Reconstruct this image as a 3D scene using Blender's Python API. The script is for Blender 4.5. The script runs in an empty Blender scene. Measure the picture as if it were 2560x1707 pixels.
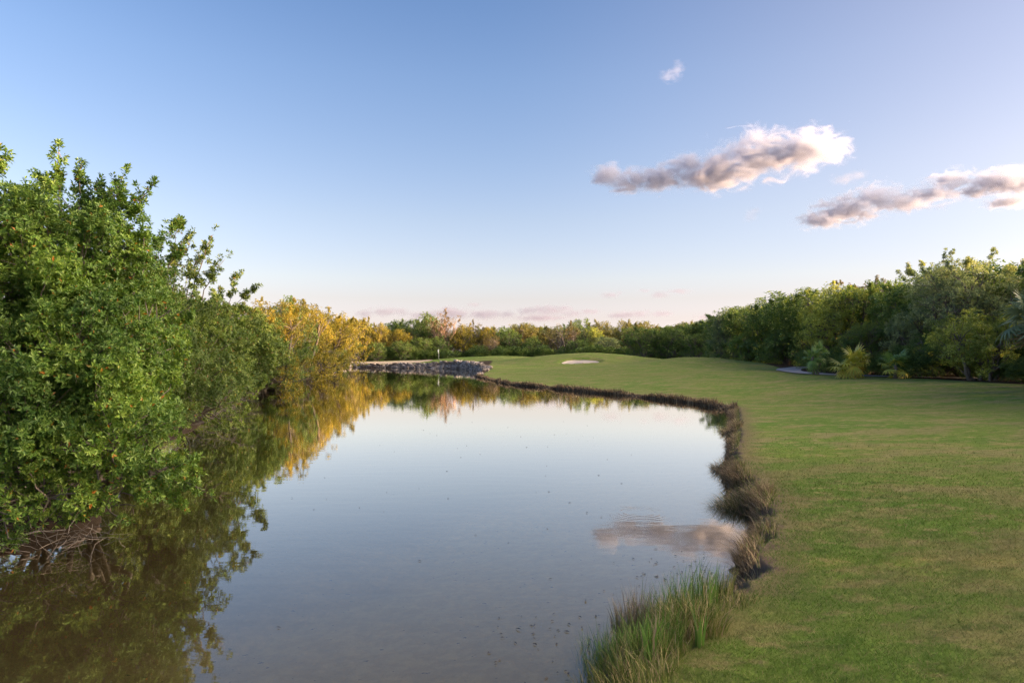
import bpy, math, random
import numpy as np
from math import radians as R, pi
from mathutils import Vector

sc = bpy.context.scene
col = sc.collection
rng = np.random.default_rng(7)
F = 1706.667            # focal length in photo pixels
CX, HY = 1280.0, 889.0  # principal column, horizon row
CAMZ = 2.5

# ------------------------------------------------------------------ helpers
def at(px, Y, py=None):
    """ground X for a photo column at distance Y (and height for a photo row)"""
    x = (px - CX) / F * Y
    return x if py is None else (x, CAMZ + (HY - py) / F * Y)

def nrm(v):
    return v / np.maximum(np.linalg.norm(v, axis=-1, keepdims=True), 1e-9)

def mesh(name, V, faces, mat=None, smooth=False):
    """faces: (n,k) array or list of arrays with differing k"""
    if not isinstance(faces, list):
        faces = [faces]
    me = bpy.data.meshes.new(name)
    V = np.ascontiguousarray(V, dtype=np.float32)
    tot = np.concatenate([np.full(len(f), f.shape[1], dtype=np.int32) for f in faces])
    idx = np.concatenate([np.asarray(f, dtype=np.int32).ravel() for f in faces])
    st = np.concatenate([[0], np.cumsum(tot)[:-1]]).astype(np.int32)
    me.vertices.add(len(V)); me.vertices.foreach_set('co', V.ravel())
    me.loops.add(len(idx)); me.loops.foreach_set('vertex_index', idx)
    me.polygons.add(len(tot)); me.polygons.foreach_set('loop_start', st)
    me.polygons.foreach_set('loop_total', tot)
    me.polygons.foreach_set('use_smooth', np.full(len(tot), smooth, dtype=bool))
    me.update(calc_edges=True)
    if mat: me.materials.append(mat)
    return me

def obj(name, me, parent=None, loc=None):
    o = bpy.data.objects.new(name, me); col.objects.link(o)
    if parent: o.parent = parent
    if loc is not None: o.location = loc
    return o

def tag(o, label=None, cat=None, group=None, kind=None):
    if label: o['label'] = label
    if cat: o['category'] = cat
    if group: o['group'] = group
    if kind: o['kind'] = kind
    return o

def empty(name, loc):
    o = bpy.data.objects.new(name, None); col.objects.link(o)
    o.location = loc; o.empty_display_size = .3
    return o

def attr(me, name, vals):
    a = me.attributes.new(name, 'FLOAT', 'POINT')
    a.data.foreach_set('value', np.ascontiguousarray(vals, dtype=np.float32))

# ------------------------------------------------------------------ node helper
class NT:
    def __init__(s, name):
        s.m = bpy.data.materials.new(name); s.m.use_nodes = True
        s.t = s.m.node_tree; s.t.nodes.clear()
        s.out = s.n('ShaderNodeOutputMaterial')
    def n(s, typ, **kw):
        nd = s.t.nodes.new(typ)
        for k, v in kw.items(): setattr(nd, k, v)
        return nd
    def l(s, a, b): s.t.links.new(a, b)
    def set(s, sock, v):
        if hasattr(v, 'is_linked') or isinstance(v, bpy.types.NodeSocket): s.l(v, sock)
        elif isinstance(v, (tuple, list)) and len(v) == 3 and sock.type == 'RGBA': sock.default_value = (*v, 1)
        else: sock.default_value = v
    def math(s, op, a, b=0., c=None, clamp=False):
        nd = s.n('ShaderNodeMath', operation=op, use_clamp=clamp)
        s.set(nd.inputs[0], a); s.set(nd.inputs[1], b)
        if c is not None: s.set(nd.inputs[2], c)
        return nd.outputs[0]
    def vmath(s, op, a, b=(0, 0, 0)):
        nd = s.n('ShaderNodeVectorMath', operation=op)
        s.set(nd.inputs[0], a)
        if op == 'SCALE': s.set(nd.inputs[3], b)
        else: s.set(nd.inputs[1], b)
        return nd.outputs['Value'] if op in ('LENGTH', 'DOT_PRODUCT', 'DISTANCE') else nd.outputs[0]
    def mix(s, f, a, b, blend='MIX'):
        nd = s.n('ShaderNodeMix', data_type='RGBA', blend_type=blend)
        s.set(nd.inputs[0], f); s.set(nd.inputs[6], a); s.set(nd.inputs[7], b)
        return nd.outputs[2]
    def noise(s, vec, scale, detail=3., rough=.55, dist=0., off=0):
        nd = s.n('ShaderNodeTexNoise')
        if vec is not None: s.l(vec, nd.inputs['Vector'])
        nd.inputs['Scale'].default_value = scale; nd.inputs['Detail'].default_value = detail
        nd.inputs['Roughness'].default_value = rough; nd.inputs['Distortion'].default_value = dist
        return nd.outputs[0]
    def ramp(s, f, stops):
        nd = s.n('ShaderNodeValToRGB'); e = nd.color_ramp.elements
        while len(e) < len(stops): e.new(.5)
        for i, (p, c) in enumerate(stops):
            e[i].position = p; e[i].color = (*c, 1) if len(c) == 3 else c
        s.set(nd.inputs[0], f)
        return nd.outputs[0]
    def step(s, x, a, b, lo=0., hi=1.):
        nd = s.n('ShaderNodeMapRange', interpolation_type='SMOOTHSTEP')
        s.set(nd.inputs[0], x)
        for i, v in zip((1, 2, 3, 4), (a, b, lo, hi)): nd.inputs[i].default_value = v
        return nd.outputs[0]
    def coord(s): return s.n('ShaderNodeTexCoord').outputs['Object']
    def pos(s): return s.n('ShaderNodeNewGeometry').outputs['Position']
    def island(s): return s.n('ShaderNodeNewGeometry').outputs['Random Per Island']
    def attr(s, name): return s.n('ShaderNodeAttribute', attribute_name=name).outputs['Fac']
    def scl(s, vec, v):
        nd = s.n('ShaderNodeMapping'); s.l(vec, nd.inputs[0]); nd.inputs[3].default_value = v
        return nd.outputs[0]
    def bump(s, h, strength, dist=.02):
        nd = s.n('ShaderNodeBump'); s.set(nd.inputs['Height'], h)
        nd.inputs['Strength'].default_value = strength; nd.inputs['Distance'].default_value = dist
        return nd.outputs[0]
    def bsdf(s, colr, rough=.8, spec=.3, normal=None):
        nd = s.n('ShaderNodeBsdfPrincipled'); s.set(nd.inputs['Base Color'], colr)
        nd.inputs['Roughness'].default_value = rough; nd.inputs['Specular IOR Level'].default_value = spec
        if normal is not None: s.l(normal, nd.inputs['Normal'])
        return nd.outputs[0]
    def surf(s, sh): s.l(sh, s.out.inputs[0]); return s.m

def leaf_mat(name, dark, mid, lite, odd=None, trans=.35, rough=.45, spec=.35, nscale=.9):
    t = NT(name)
    c = t.ramp(t.island(), [(0., dark), (.45, mid), (.85, lite)] + ([(.985, lite), (.99, odd)] if odd else []))
    # young and old growth differ from branch to branch
    g = t.noise(t.coord(), nscale, 2.)
    c = t.mix(t.step(g, .42, .68), c, t.mix(1., c, (1.45, 1.32, 1.05), 'MULTIPLY'))
    c = t.mix(t.step(g, .5, .3), c, t.mix(1., c, (.58, .66, .72), 'MULTIPLY'))
    a = t.bsdf(c, rough, spec)
    tr = t.n('ShaderNodeBsdfTranslucent'); t.l(t.mix(1., c, (1.25, 1.2, .6), 'MULTIPLY'), tr.inputs[0])
    mx = t.n('ShaderNodeMixShader'); mx.inputs[0].default_value = trans
    t.l(a, mx.inputs[1]); t.l(tr.outputs[0], mx.inputs[2])
    return t.surf(mx.outputs[0])

def bark_mat(name, a, b):
    t = NT(name)
    c = t.mix(t.noise(t.scl(t.coord(), (3, 3, .8)), 4., 4.), a, b)
    return t.surf(t.bsdf(c, .9, .15))

M = {}
M['mangrove'] = leaf_mat('mangrove leaf', (.055, .125, .023), (.105, .195, .035), (.18, .275, .06), (.34, .15, .03))
M['mangrove_dark'] = leaf_mat('older mangrove leaf', (.055, .105, .025), (.105, .17, .035), (.17, .23, .065), (.27, .14, .04))
M['golden'] = leaf_mat('yellowing leaf', (.10, .13, .025), (.20, .19, .03), (.32, .26, .045), nscale=.5)
M['green'] = leaf_mat('broad green leaf', (.09, .16, .04), (.155, .25, .06), (.25, .32, .09), nscale=.5)
M['dark'] = leaf_mat('dark green leaf', (0.057, 0.115, 0.032), (0.103, 0.172, 0.049), (0.161, 0.230, 0.069), nscale=.5)
M['olive'] = leaf_mat('olive leaf', (0.103, 0.121, 0.034), (0.167, 0.172, 0.052), (0.230, 0.218, 0.075), nscale=.5)
M['grey'] = leaf_mat('grey green leaf', (0.138, 0.194, 0.106), (0.227, 0.292, 0.154), (0.324, 0.373, 0.211), nscale=.5)
M['brown'] = leaf_mat('brownish leaf', (.085, .08, .04), (.13, .115, .055), (.17, .15, .07), nscale=.5)
M['pale'] = leaf_mat('pale yellow green leaf', (0.172, 0.245, 0.043), (0.302, 0.359, 0.079), (0.416, 0.446, 0.144), nscale=.5)
M['rose'] = leaf_mat('dry rosy leaf', (.12, .09, .05), (.17, .12, .065), (.22, .16, .085), nscale=.5)
M['bark'] = bark_mat('grey bark', (.10, .085, .07), (.22, .19, .165))
M['twig'] = bark_mat('bare grey twig', (.10, .088, .078), (.23, .205, .185))
M['pinkbark'] = bark_mat('pinkish bark', (.28, .18, .13), (.42, .30, .22))

# ------------------------------------------------------------------ the lake outline and the lie of the land
# x, y, height of the bank edge, width of the bank
SH = [(.33, 4.5, .30, .35), (.75, 5.3, .28, .35), (1.15, 6.0, .28, .35), (1.55, 6.35, .28, .32), (2.0, 6.75, .28, .3), (2.42, 7.25, .30, .28),
      (2.62, 8.0, .30, .26), (2.92, 8.4, .32, .26), (3.3, 9.4, .34, .28), (3.75, 10.5, .36, .3), (3.85, 11.4, .36, .3),
      (4.4, 14.2, .36, .3), (6.05, 19., .36, .35), (6.95, 21.8, .36, .4), (8.5, 26.5, .3, .4), (9.75, 30.6, .22, .4), (9.7, 33., .17, .4),
      (8.9, 37.6, .15, .4), (5.2, 46.4, .15, .4), (2.4, 53., .15, .4), (-.3, 59., .15, .4), (-2.2, 69., .15, .5), (-3.9, 79., .22, .8),
      (-4.3, 85., .45, 1.2), (-4., 93., .7, 1.4), (-5., 107., 1.0, 1.5), (-8.3, 124., 1.3, 1.5), (-12., 132., 1.4, 1.5), (-21., 136.5, .9, 1.4), (-28., 142., .75, 1.3),
      (-35., 149., .7, 1.2), (-37., 138., .3, 2.), (-31.5, 120., .15, 2.), (-35.5, 112., .15, 2.), (-34., 100., .15, 2.), (-26.6, 73., .15, 2.),
      (-18., 49., .15, 2.), (-16.5, 40., .15, 2.), (-12.7, 30., .15, 2.), (-10.1, 20.7, .15, 1.6), (-9.3, 16., .12, 1.5), (-6.5, 11., .12, 1.3), (-5.85, 8.8, .12, 1.2),
      (-9., 7.4, .12, 1.), (-12.5, 6.4, .15, 1.), (-13.5, 3., .2, 1.), (-8., .6, .3, 1.), (-3., .4, .3, .8), (-.6, 2.4, .3, .6)]
SH = np.array(SH)
def smooth_loop(P, n=6):
    out = []
    N = len(P)
    for i in range(N):
        p0, p1, p2, p3 = P[i-1], P[i], P[(i+1) % N], P[(i+2) % N]
        for k in range(n):
            t = k / n
            q = .5*((2*p1)+(-p0+p2)*t+(2*p0-5*p1+4*p2-p3)*t*t+(-p0+3*p1-3*p2+p3)*t**3)
            lin = p1+(p2-p1)*t
            out.append(.6*q+.4*lin)
    return np.array(out)
SP = smooth_loop(SH)
A0 = SP[:, :2]; B0 = np.roll(SP, -1, 0)[:, :2]; HW0 = SP[:, 2:]; HW1 = np.roll(SP, -1, 0)[:, 2:]

def shore(x, y):
    """signed distance to the waterline (inside the lake negative), bank height and width there"""
    P = np.stack([x, y], -1).reshape(-1, 2)
    sd = np.empty(len(P)); hw = np.empty((len(P), 2))
    d = B0-A0; dd = (d*d).sum(1)
    for s in range(0, len(P), 20000):
        p = P[s:s+20000]
        rx = p[:, 0, None]-A0[None, :, 0]; ry = p[:, 1, None]-A0[None, :, 1]
        t = np.clip((rx*d[:, 0]+ry*d[:, 1])/dd, 0, 1)
        q = (rx-t*d[:, 0])**2+(ry-t*d[:, 1])**2
        k = q.argmin(1); ar = np.arange(len(p))
        sd[s:s+20000] = np.sqrt(q[ar, k])
        tt = t[ar, k][:, None]
        hw[s:s+20000] = HW0[k]*(1-tt)+HW1[k]*tt
        cr = (A0[None, :, 1] > p[:, 1, None]) != (B0[None, :, 1] > p[:, 1, None])
        xi = A0[None, :, 0]+(p[:, 1, None]-A0[None, :, 1])/np.where(d[:, 1] == 0, 1e-9, d[:, 1])*d[:, 0]
        ins = ((cr & (p[:, 0, None] < xi)).sum(1) % 2) == 1
        sd[s:s+20000][ins] *= -1
    return sd, hw[:, 0], hw[:, 1]

def sm(x):
    x = np.clip(x, 0, 1); return x*x*(3-2*x)
def gs(x, y, cx, cy, sx, sy, h):
    return h*np.exp(-.5*((x-cx)/sx)**2-.5*((y-cy)/sy)**2)

def lay(x, y):
    x = np.asarray(x, float).ravel(); y = np.asarray(y, float).ravel()
    sd, hb, wb = shore(x, y)
    wob = .05*np.sin(x*5.1+2*np.sin(y*3.3))+.04*np.sin(y*9.7+x*2.)+.03*np.sin(x*17.+y*13.)
    near = np.clip(1.2-y/40., 0, 1)
    s2 = sd+wob*near
    leftside = sm((-x-3)/6)*sm((125-y)/10)
    base = .85+.55*sm((y-45)/45)-.25*leftside
    land = hb*sm(s2/wb)**.8+(np.maximum(base, hb)-hb)*sm((s2-wb*.6)/20)
    k = sm((sd-1)/8)
    land += k*(gs(x, y, 12.5, 115, 7.5, 6, 1.25)+gs(x, y, 23.5, 86, 4.6, 6, .95)+gs(x, y, -3, 143, 9, 7, .85)
               + gs(x, y, 8, 124, 20, 11, .55)+gs(x, y, -14, 150, 9, 8, .25)-gs(x, y, 8, 98, 8, 6, .2))
    land += sm(sd/4)*(.05*np.sin(x*.35+1)*np.sin(y*.23)+.02*np.sin(x*1.1+y*.7)) + sm(sd/.6)*near*.012*np.sin(x*7+3*np.sin(y*4))*np.sin(y*6.3)
    e = np.sqrt(((x-10.5)/2.9)**2+((y-105.2)/2.6)**2+.1*np.sin(x*1.7))
    land -= .45*sm((1.3-e)/.5)*(y > 90)*(y < 120)
    bed = -np.minimum(.95, .05+.085*np.abs(s2)+.10*sm(-s2/.4))-.02*np.sin(x*2.1)*np.sin(y*1.7)
    z = np.where(s2 > 0, land, bed)
    # the tiny step at the waterline is a cut bank
    return z, sd

def zland(x, y):
    return float(lay([x], [y])[0][0])

# polar sheet: fine in front, coarse behind, out to the horizon
ang = np.concatenate([np.linspace(-180, -44, 70)[:-1], np.linspace(-44, 44, 760), np.linspace(44, 180, 70)[1:-1]])
rad = np.concatenate([[.05], np.geomspace(.6, 3.4, 18), np.geomspace(3.5, 60, 330), np.geomspace(60.5, 240, 190), np.geomspace(250, 6000, 16)])
AA, RR = np.meshgrid(np.radians(ang), rad)
gx = (RR*np.sin(AA)).ravel(); gy = (RR*np.cos(AA)).ravel()
gz, gsd = lay(gx, gy)
na, nr = len(ang), len(rad)
i = np.arange(na); j = np.arange(nr-1)
I, J = np.meshgrid(i, j); I2 = (I+1) % na
quad = np.stack([J*na+I, J*na+I2, (J+1)*na+I2, (J+1)*na+I], -1).reshape(-1, 4)[:, ::-1]
V = np.stack([gx, gy, gz], -1)
under = (gsd[quad] < -.12).all(1)

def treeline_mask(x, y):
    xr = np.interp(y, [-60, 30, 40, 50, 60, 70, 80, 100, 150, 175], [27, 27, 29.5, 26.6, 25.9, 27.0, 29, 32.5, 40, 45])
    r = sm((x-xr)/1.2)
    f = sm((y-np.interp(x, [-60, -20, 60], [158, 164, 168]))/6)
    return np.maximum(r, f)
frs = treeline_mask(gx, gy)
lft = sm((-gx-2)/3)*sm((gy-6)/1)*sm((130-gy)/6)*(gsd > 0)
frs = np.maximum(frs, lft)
def green_mask(x, y):
    return np.clip(gs(x, y, -13, 150, 11, 8, 1.4), 0, 1)

def submesh(name, sel, mat):
    q = quad[sel]; u, inv = np.unique(q, return_inverse=True)
    me = mesh(name, V[u], inv.reshape(-1, 4), mat, True)
    attr(me, 'shore', np.clip(gsd[u], -20, 20)); attr(me, 'forest', frs[u]); attr(me, 'green', green_mask(gx[u], gy[u]))
    return me

def lawn_colour(t, p):
    """colour of the mown turf, shared by the ground sheet and the grass blades; p: position"""
    big = t.noise(t.scl(p, (.16, .3, .2)), 1., 3.)
    med = t.noise(t.scl(p, (.55, 1.0, .5)), 1., 4., .6)
    fin = t.noise(t.scl(p, (2.6, 4.5, 2.)), 1., 4., .65)
    g = t.mix(t.step(big, .35, .65), (.105, .185, .03), (.14, .20, .038))
    g = t.mix(t.math('MULTIPLY', t.step(med, .45, .62), .9), g, (.215, .20, .08))
    g = t.mix(t.math('MULTIPLY', t.step(fin, .52, .66), .75), g, (.28, .235, .11))
    g = t.mix(t.math('MULTIPLY', t.step(fin, .45, .3), .6), g, (.06, .12, .018))
    return g

def ground_mat():
    t = NT('mown turf and soil')
    p = t.pos()
    g = lawn_colour(t, p)
    far = t.noise(t.scl(p, (.05, .22, .2)), 1., 4., .6)
    tuft = t.noise(t.scl(p, (5., 11., 5.)), 1., 5., .7)
    g = t.mix(t.math('MULTIPLY', t.step(tuft, .50, .68), .55), g, (.045, .085, .014))
    g = t.mix(t.math('MULTIPLY', t.step(tuft, .46, .3), .45), g, (.19, .19, .075))
    g = t.mix(t.math('MULTIPLY', t.step(far, .45, .65), .5), g, (.15, .175, .05))
    g = t.mix(t.attr('green'), g, t.mix(t.noise(t.scl(p, (.3, .9, 1)), 1., 2.), (.12, .20, .035), (.16, .23, .05)))
    soil = t.mix(t.noise(p, 9., 5.), (.06, .046, .034), (.19, .145, .105))
    dry = t.mix(t.noise(p, 14., 4.), (.11, .10, .045), (.21, .18, .09))
    s = t.attr('shore')
    n = t.math('MULTIPLY', t.math('SUBTRACT', t.noise(p, 3.5, 4.), .5), .7)
    sn = t.math('ADD', s, n)
    g = t.mix(t.step(sn, .95, .35), g, dry)
    g = t.mix(t.step(sn, .42, .25), g, soil)
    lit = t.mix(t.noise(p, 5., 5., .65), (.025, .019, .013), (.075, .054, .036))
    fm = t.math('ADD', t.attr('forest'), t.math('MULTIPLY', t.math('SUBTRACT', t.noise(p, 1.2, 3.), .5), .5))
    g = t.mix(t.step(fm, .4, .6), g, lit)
    h = t.math('ADD', t.noise(t.scl(p, (1, 1, 1)), 42., 4., .7), t.math('MULTIPLY', t.noise(p, 9., 3.), .8))
    return t.surf(t.bsdf(g, .95, .05, t.bump(h, .6, .03)))

def bed_mat():
    t = NT('silty lake bed')
    p = t.pos()
    n1 = t.noise(p, .45, 4., .6); n2 = t.noise(t.scl(p, (3, 3, 1)), 1.5, 5., .65)
    sx = t.n('ShaderNodeSeparateXYZ'); t.l(p, sx.inputs[0])
    sand = t.mix(t.step(n2, .35, .7), (.44, .34, .14), (.56, .445, .20))
    alg = t.mix(t.step(n2, .35, .7), (.10, .074, .022), (.16, .12, .045))
    # algae along the mangrove side; light lost in deeper water painted into the bed
    side = t.math('ADD', t.math('MULTIPLY', sx.outputs[0], -.42), t.math('MULTIPLY', t.math('SUBTRACT', n1, .5), 1.8))
    side = t.math('ADD', side, t.math('MULTIPLY', sx.outputs[1], .16))
    c = t.mix(t.step(side, 1.7, 3.0), sand, alg)
    deep = t.math('ADD', sx.outputs[1], t.math('MULTIPLY', t.math('SUBTRACT', n1, .5), 6.))
    c = t.mix(t.step(deep, 9., 24.), c, (.09, .058, .015))
    sp = t.noise(t.scl(p, (9, 14, 5)), 1., 2., .5)
    c = t.mix(t.step(sp, .70, .74), c, (.02, .016, .01))
    v = t.n('ShaderNodeTexVoronoi'); t.l(p, v.inputs[0]); v.inputs['Scale'].default_value = 9.
    wh = t.math('MULTIPLY', t.step(v.outputs['Distance'], .10, .06), t.step(t.noise(p, 1.1, 2.), .55, .66))
    c = t.mix(wh, c, (.4, .38, .33))
    return t.surf(t.bsdf(c, .95, .0, t.bump(n2, .5, .05)))

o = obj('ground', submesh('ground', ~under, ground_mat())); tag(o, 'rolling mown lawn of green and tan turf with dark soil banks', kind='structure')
o = obj('lake_bed', submesh('lake_bed', under, bed_mat())); tag(o, 'silty brown bed under the shallow water', kind='structure')

# ------------------------------------------------------------------ water
def water_mat():
    t = NT('still pond water')
    p = t.pos()
    rp = t.noise(t.scl(p, (.7, 2.2, 1)), 1.6, 3., .5)
    fine = t.noise(t.scl(p, (1., 3., 1)), 9., 2., .5)
    # rings left by something that touched the surface
    rc = (2.02, 10.9, 0)
    d = t.vmath('DISTANCE', t.vmath('MULTIPLY', p, (1, 1, 0)), rc)
    ring = t.math('MULTIPLY', t.math('SINE', t.math('MULTIPLY', d, 62.)), t.math('MULTIPLY', t.step(d, .75, .35), t.step(d, .1, .28)))
    h = t.math('ADD', t.math('MULTIPLY', rp, .0011), t.math('ADD', t.math('MULTIPLY', fine, .00006), t.math('MULTIPLY', ring, .00022)))
    nd = t.n('ShaderNodeBump'); t.l(h, nd.inputs['Height']); nd.inputs['Strength'].default_value = 1.; nd.inputs['Distance'].default_value = 1.
    fr = t.n('ShaderNodeFresnel'); fr.inputs[0].default_value = 1.333; t.l(nd.outputs[0], fr.inputs[1])
    gl = t.n('ShaderNodeBsdfGlossy'); gl.inputs['Roughness'].default_value = .0; t.l(nd.outputs[0], gl.inputs['Normal'])
    gl.inputs[0].default_value = (1, .97, .90, 1)
    tr = t.n('ShaderNodeBsdfTransparent'); tr.inputs[0].default_value = (.97, .91, .72, 1)
    f0 = fr.outputs[0]
    f1 = t.math('ADD', f0, t.math('MULTIPLY', t.math('MULTIPLY', t.math('POWER', f0, 1.25), 2.2), t.math('SUBTRACT', 1., f0)), clamp=True)
    mx = t.n('ShaderNodeMixShader'); t.l(f1, mx.inputs[0])
    df = t.n('ShaderNodeBsdfDiffuse'); df.inputs[0].default_value = (.40, .32, .16, 1)   # silt held in the water
    tb = t.n('ShaderNodeMixShader'); tb.inputs[0].default_value = .065; t.l(tr.outputs[0], tb.inputs[1]); t.l(df.outputs[0], tb.inputs[2])
    t.l(tb.outputs[0], mx.inputs[1]); t.l(gl.outputs[0], mx.inputs[2])
    return t.surf(mx.outputs[0])
o = obj('water', mesh('water', np.array([(-60, -6, 0), (30, -6, 0), (30, 156, 0), (-60, 156, 0)]), np.array([[0, 1, 2, 3]]), water_mat()))
tag(o, 'still pond water mirroring the sky and the golden trees', kind='structure')

# ------------------------------------------------------------------ draped sheets: bunker sand, beach, cart path
def drape(name, pts, dz, mat, label, hollow=0., n=14):
    """a sheet inside the closed outline pts, laid on the ground"""
    pts = np.array(pts, float); c = pts.mean(0)
    P = smooth_loop(np.hstack([pts, np.zeros((len(pts), 2))]), 6)[:, :2]
    rr = np.linspace(0, 1, n)
    X = c[0]+(P[None, :, 0]-c[0])*rr[:, None]; Y = c[1]+(P[None, :, 1]-c[1])*rr[:, None]
    z, _ = lay(X.ravel(), Y.ravel())
    m = len(P)
    W = np.stack([X.ravel(), Y.ravel(), z+dz], -1)
    Ii, Jj = np.meshgrid(np.arange(m), np.arange(n-1)); K = (Ii+1) % m
    q = np.stack([Jj*m+Ii, (Jj+1)*m+Ii, (Jj+1)*m+K, Jj*m+K], -1).reshape(-1, 4)
    o = obj(name, mesh(name, W, q, mat, True)); tag(o, label, kind='structure'); return o
def sand_mat(a, b):
    t = NT('coarse sand'); p = t.pos()
    c = t.mix(t.noise(p, 1.2, 5., .65), a, b)
    return t.surf(t.bsdf(c, .95, .05, t.bump(t.noise(p, 3., 4.), .5, .05)))
bk = [(10.5+2.95*q*math.cos(a), 105.2+2.6*q*math.sin(a)) for a, q in zip(np.linspace(0, 2*pi, 14, endpoint=False), (1., .96, .9, .95, 1.02, .97, .93, .98, .96, .92, .97, 1., .95, .98))]
drape('bunker_sand', bk, .10, sand_mat((.40, .34, .29), (.54, .47, .41)), 'grey sand of the bunker in the mound face')
bc = [(-36, 151.5), (-30, 146.8), (-24, 142.4), (-19., 140.), (-16.5, 142.), (-18, 147), (-21, 152), (-25, 157), (-31, 160), (-38, 160)]
drape('sand_beach', bc, .06, sand_mat((.42, .33, .23), (.56, .45, .33)), 'pale sandy beach above the low end of the rock wall')
def strip(name, cl, w, dz, mat, label):
    cl = np.array(cl, float); q = []
    for k in range(len(cl)-1):
        for t in np.linspace(0, 1, 10, endpoint=False): q.append(cl[k]*(1-t)+cl[k+1]*t)
    q = np.array(q)
    for _ in range(30): q[1:-1] = .25*q[:-2]+.5*q[1:-1]+.25*q[2:]
    tg = nrm(np.gradient(q, axis=0)); nn = np.stack([-tg[:, 1], tg[:, 0]], -1)
    ks = np.linspace(-1, 1, 7)
    X = q[:, None, 0]+nn[:, None, 0]*ks*w/2; Y = q[:, None, 1]+nn[:, None, 1]*ks*w/2
    z, _ = lay(X.ravel(), Y.ravel())
    W = np.stack([X.ravel(), Y.ravel(), z+dz], -1)
    Ii, Jj = np.meshgrid(np.arange(6), np.arange(len(q)-1))
    f = np.stack([Jj*7+Ii, Jj*7+Ii+1, (Jj+1)*7+Ii+1, (Jj+1)*7+Ii], -1).reshape(-1, 4)
    o = obj(name, mesh(name, W, f, mat, True)); tag(o, label, kind='structure')
def path_mat():
    t = NT('worn concrete'); p = t.pos()
    return t.surf(t.bsdf(t.mix(t.noise(p, 1.5, 5.), (.24, .23, .23), (.34, .33, .33)), .9, .2))
strip('cart_path', [(33, 47.5), (28.6, 50.2), (26.1, 54), (25.2, 59), (26.0, 65), (28.5, 69.5), (33, 73)], 2.2, .07, path_mat(), 'grey concrete cart path curving into the trees')

# ------------------------------------------------------------------ rock wall
def rock_wall():
    pts = SP[:, :2]; hs = SP[:, 2]
    sel = [k for k in range(len(pts)) if -38 < pts[k, 0] < -3.4 and pts[k, 1] > 82 and not (pts[k, 0] < -30.5 and pts[k, 1] < 147)]
    line = pts[sel]; hh = hs[sel]
    seg = np.linalg.norm(np.diff(line, axis=0), axis=1); L = np.concatenate([[0], np.cumsum(seg)])
    # one lumpy stone shape
    import bmesh
    bm = bmesh.new(); bmesh.ops.create_cube(bm, size=1); bmesh.ops.subdivide_edges(bm, edges=bm.edges[:], cuts=2, use_grid_fill=True)
    sv = np.array([v.co[:] for v in bm.verts]); sf = np.array([[v.index for v in f.verts] for f in bm.faces]); bm.free()
    sv = .55*sv+.45*.62*nrm(sv)
    VV, FF, off = [], [], 0
    r = np.random.default_rng(3)
    s = .3
    while s < L[-1]:
        x, y = np.interp(s, L, line[:, 0]), np.interp(s, L, line[:, 1]); h = np.interp(s, L, hh)
        x2, y2 = np.interp(s+.5, L, line[:, 0]), np.interp(s+.5, L, line[:, 1])
        tx, ty = nrm(np.array([x2-x+1e-6, y2-y]))
        nx, ny = ty, -tx      # towards land or water; tested below
        if shore(np.array([x+nx]), np.array([y+ny]))[0][0] < 0: nx, ny = -nx, -ny
        z = -.12
        while z < h-.22:
            wd, ht, dp = r.uniform(.6, 1.5), r.uniform(.3, .52), r.uniform(.6, 1.0)
            a = z+ht/2; u = r.uniform(-.35, .35); inn = .15+.75*max(a, 0)/max(h, .3)+r.uniform(-.12, .12)
            v = sv+r.normal(0, .055, sv.shape)+.06*np.sin(sv[:, [1, 2, 0]]*6+r.uniform(0, 6, 3))
            v = v*np.array([wd, dp, ht*1.12])
            t1, t2 = r.normal(0, .14, 2)
            v = np.stack([v[:, 0]*math.cos(t1)-v[:, 2]*math.sin(t1), v[:, 1], v[:, 0]*math.sin(t1)+v[:, 2]*math.cos(t1)], -1)
            wx = x+tx*u+nx*inn; wy = y+ty*u+ny*inn
            VV.append(np.stack([wx+v[:, 0]*tx+v[:, 1]*nx, wy+v[:, 0]*ty+v[:, 1]*ny, a+v[:, 2]], -1)); FF.append(sf+off); off += len(sv)
            z += ht*.86
        s += r.uniform(.7, 1.0)
    t = NT('weathered limestone'); p = t.pos()
    c = t.ramp(t.island(), [(0, (.18, .15, .125)), (.5, (.33, .285, .25)), (1, (.52, .47, .42))])
    c = t.mix(t.step(t.noise(p, 3., 5., .65), .4, .65), c, t.mix(1., c, (.55, .5, .47), 'MULTIPLY'))
    o = obj('rock_wall', mesh('rock_wall', np.concatenate(VV), np.concatenate(FF), t.surf(t.bsdf(c, .9, .2, t.bump(t.noise(p, 6., 4.), .6, .06)))))
    tag(o, 'curved retaining wall of rough grey rocks between the water and the putting green', 'rock wall')
rock_wall()

# ------------------------------------------------------------------ flagstick
def tubes_mesh(paths, sides=6):
    """paths: list of (points (n,3), radii (n,))"""
    VV, FF, off = [], [], 0
    ca = np.linspace(0, 2*pi, sides, endpoint=False); cs, sn = np.cos(ca), np.sin(ca)
    ii = np.arange(sides); i2 = (ii+1) % sides
    for pts, rad in paths:
        pts = np.asarray(pts, float); n = len(pts)
        tg = nrm(np.gradient(pts, axis=0))
        ref = np.array([0, 0, 1.]) if abs(tg[0, 2]) < .9 else np.array([1., 0, 0])
        u = nrm(np.cross(tg, ref)); v = np.cross(tg, u)
        ring = pts[:, None]+(u[:, None]*cs[None, :, None]+v[:, None]*sn[None, :, None])*np.asarray(rad)[:, None, None]
        VV.append(ring.reshape(-1, 3))
        for k in range(n-1):
            FF.append(np.stack([off+k*sides+ii, off+k*sides+i2, off+(k+1)*sides+i2, off+(k+1)*sides+ii], -1))
        off += n*sides
    return np.concatenate(VV), np.concatenate(FF)

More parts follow.
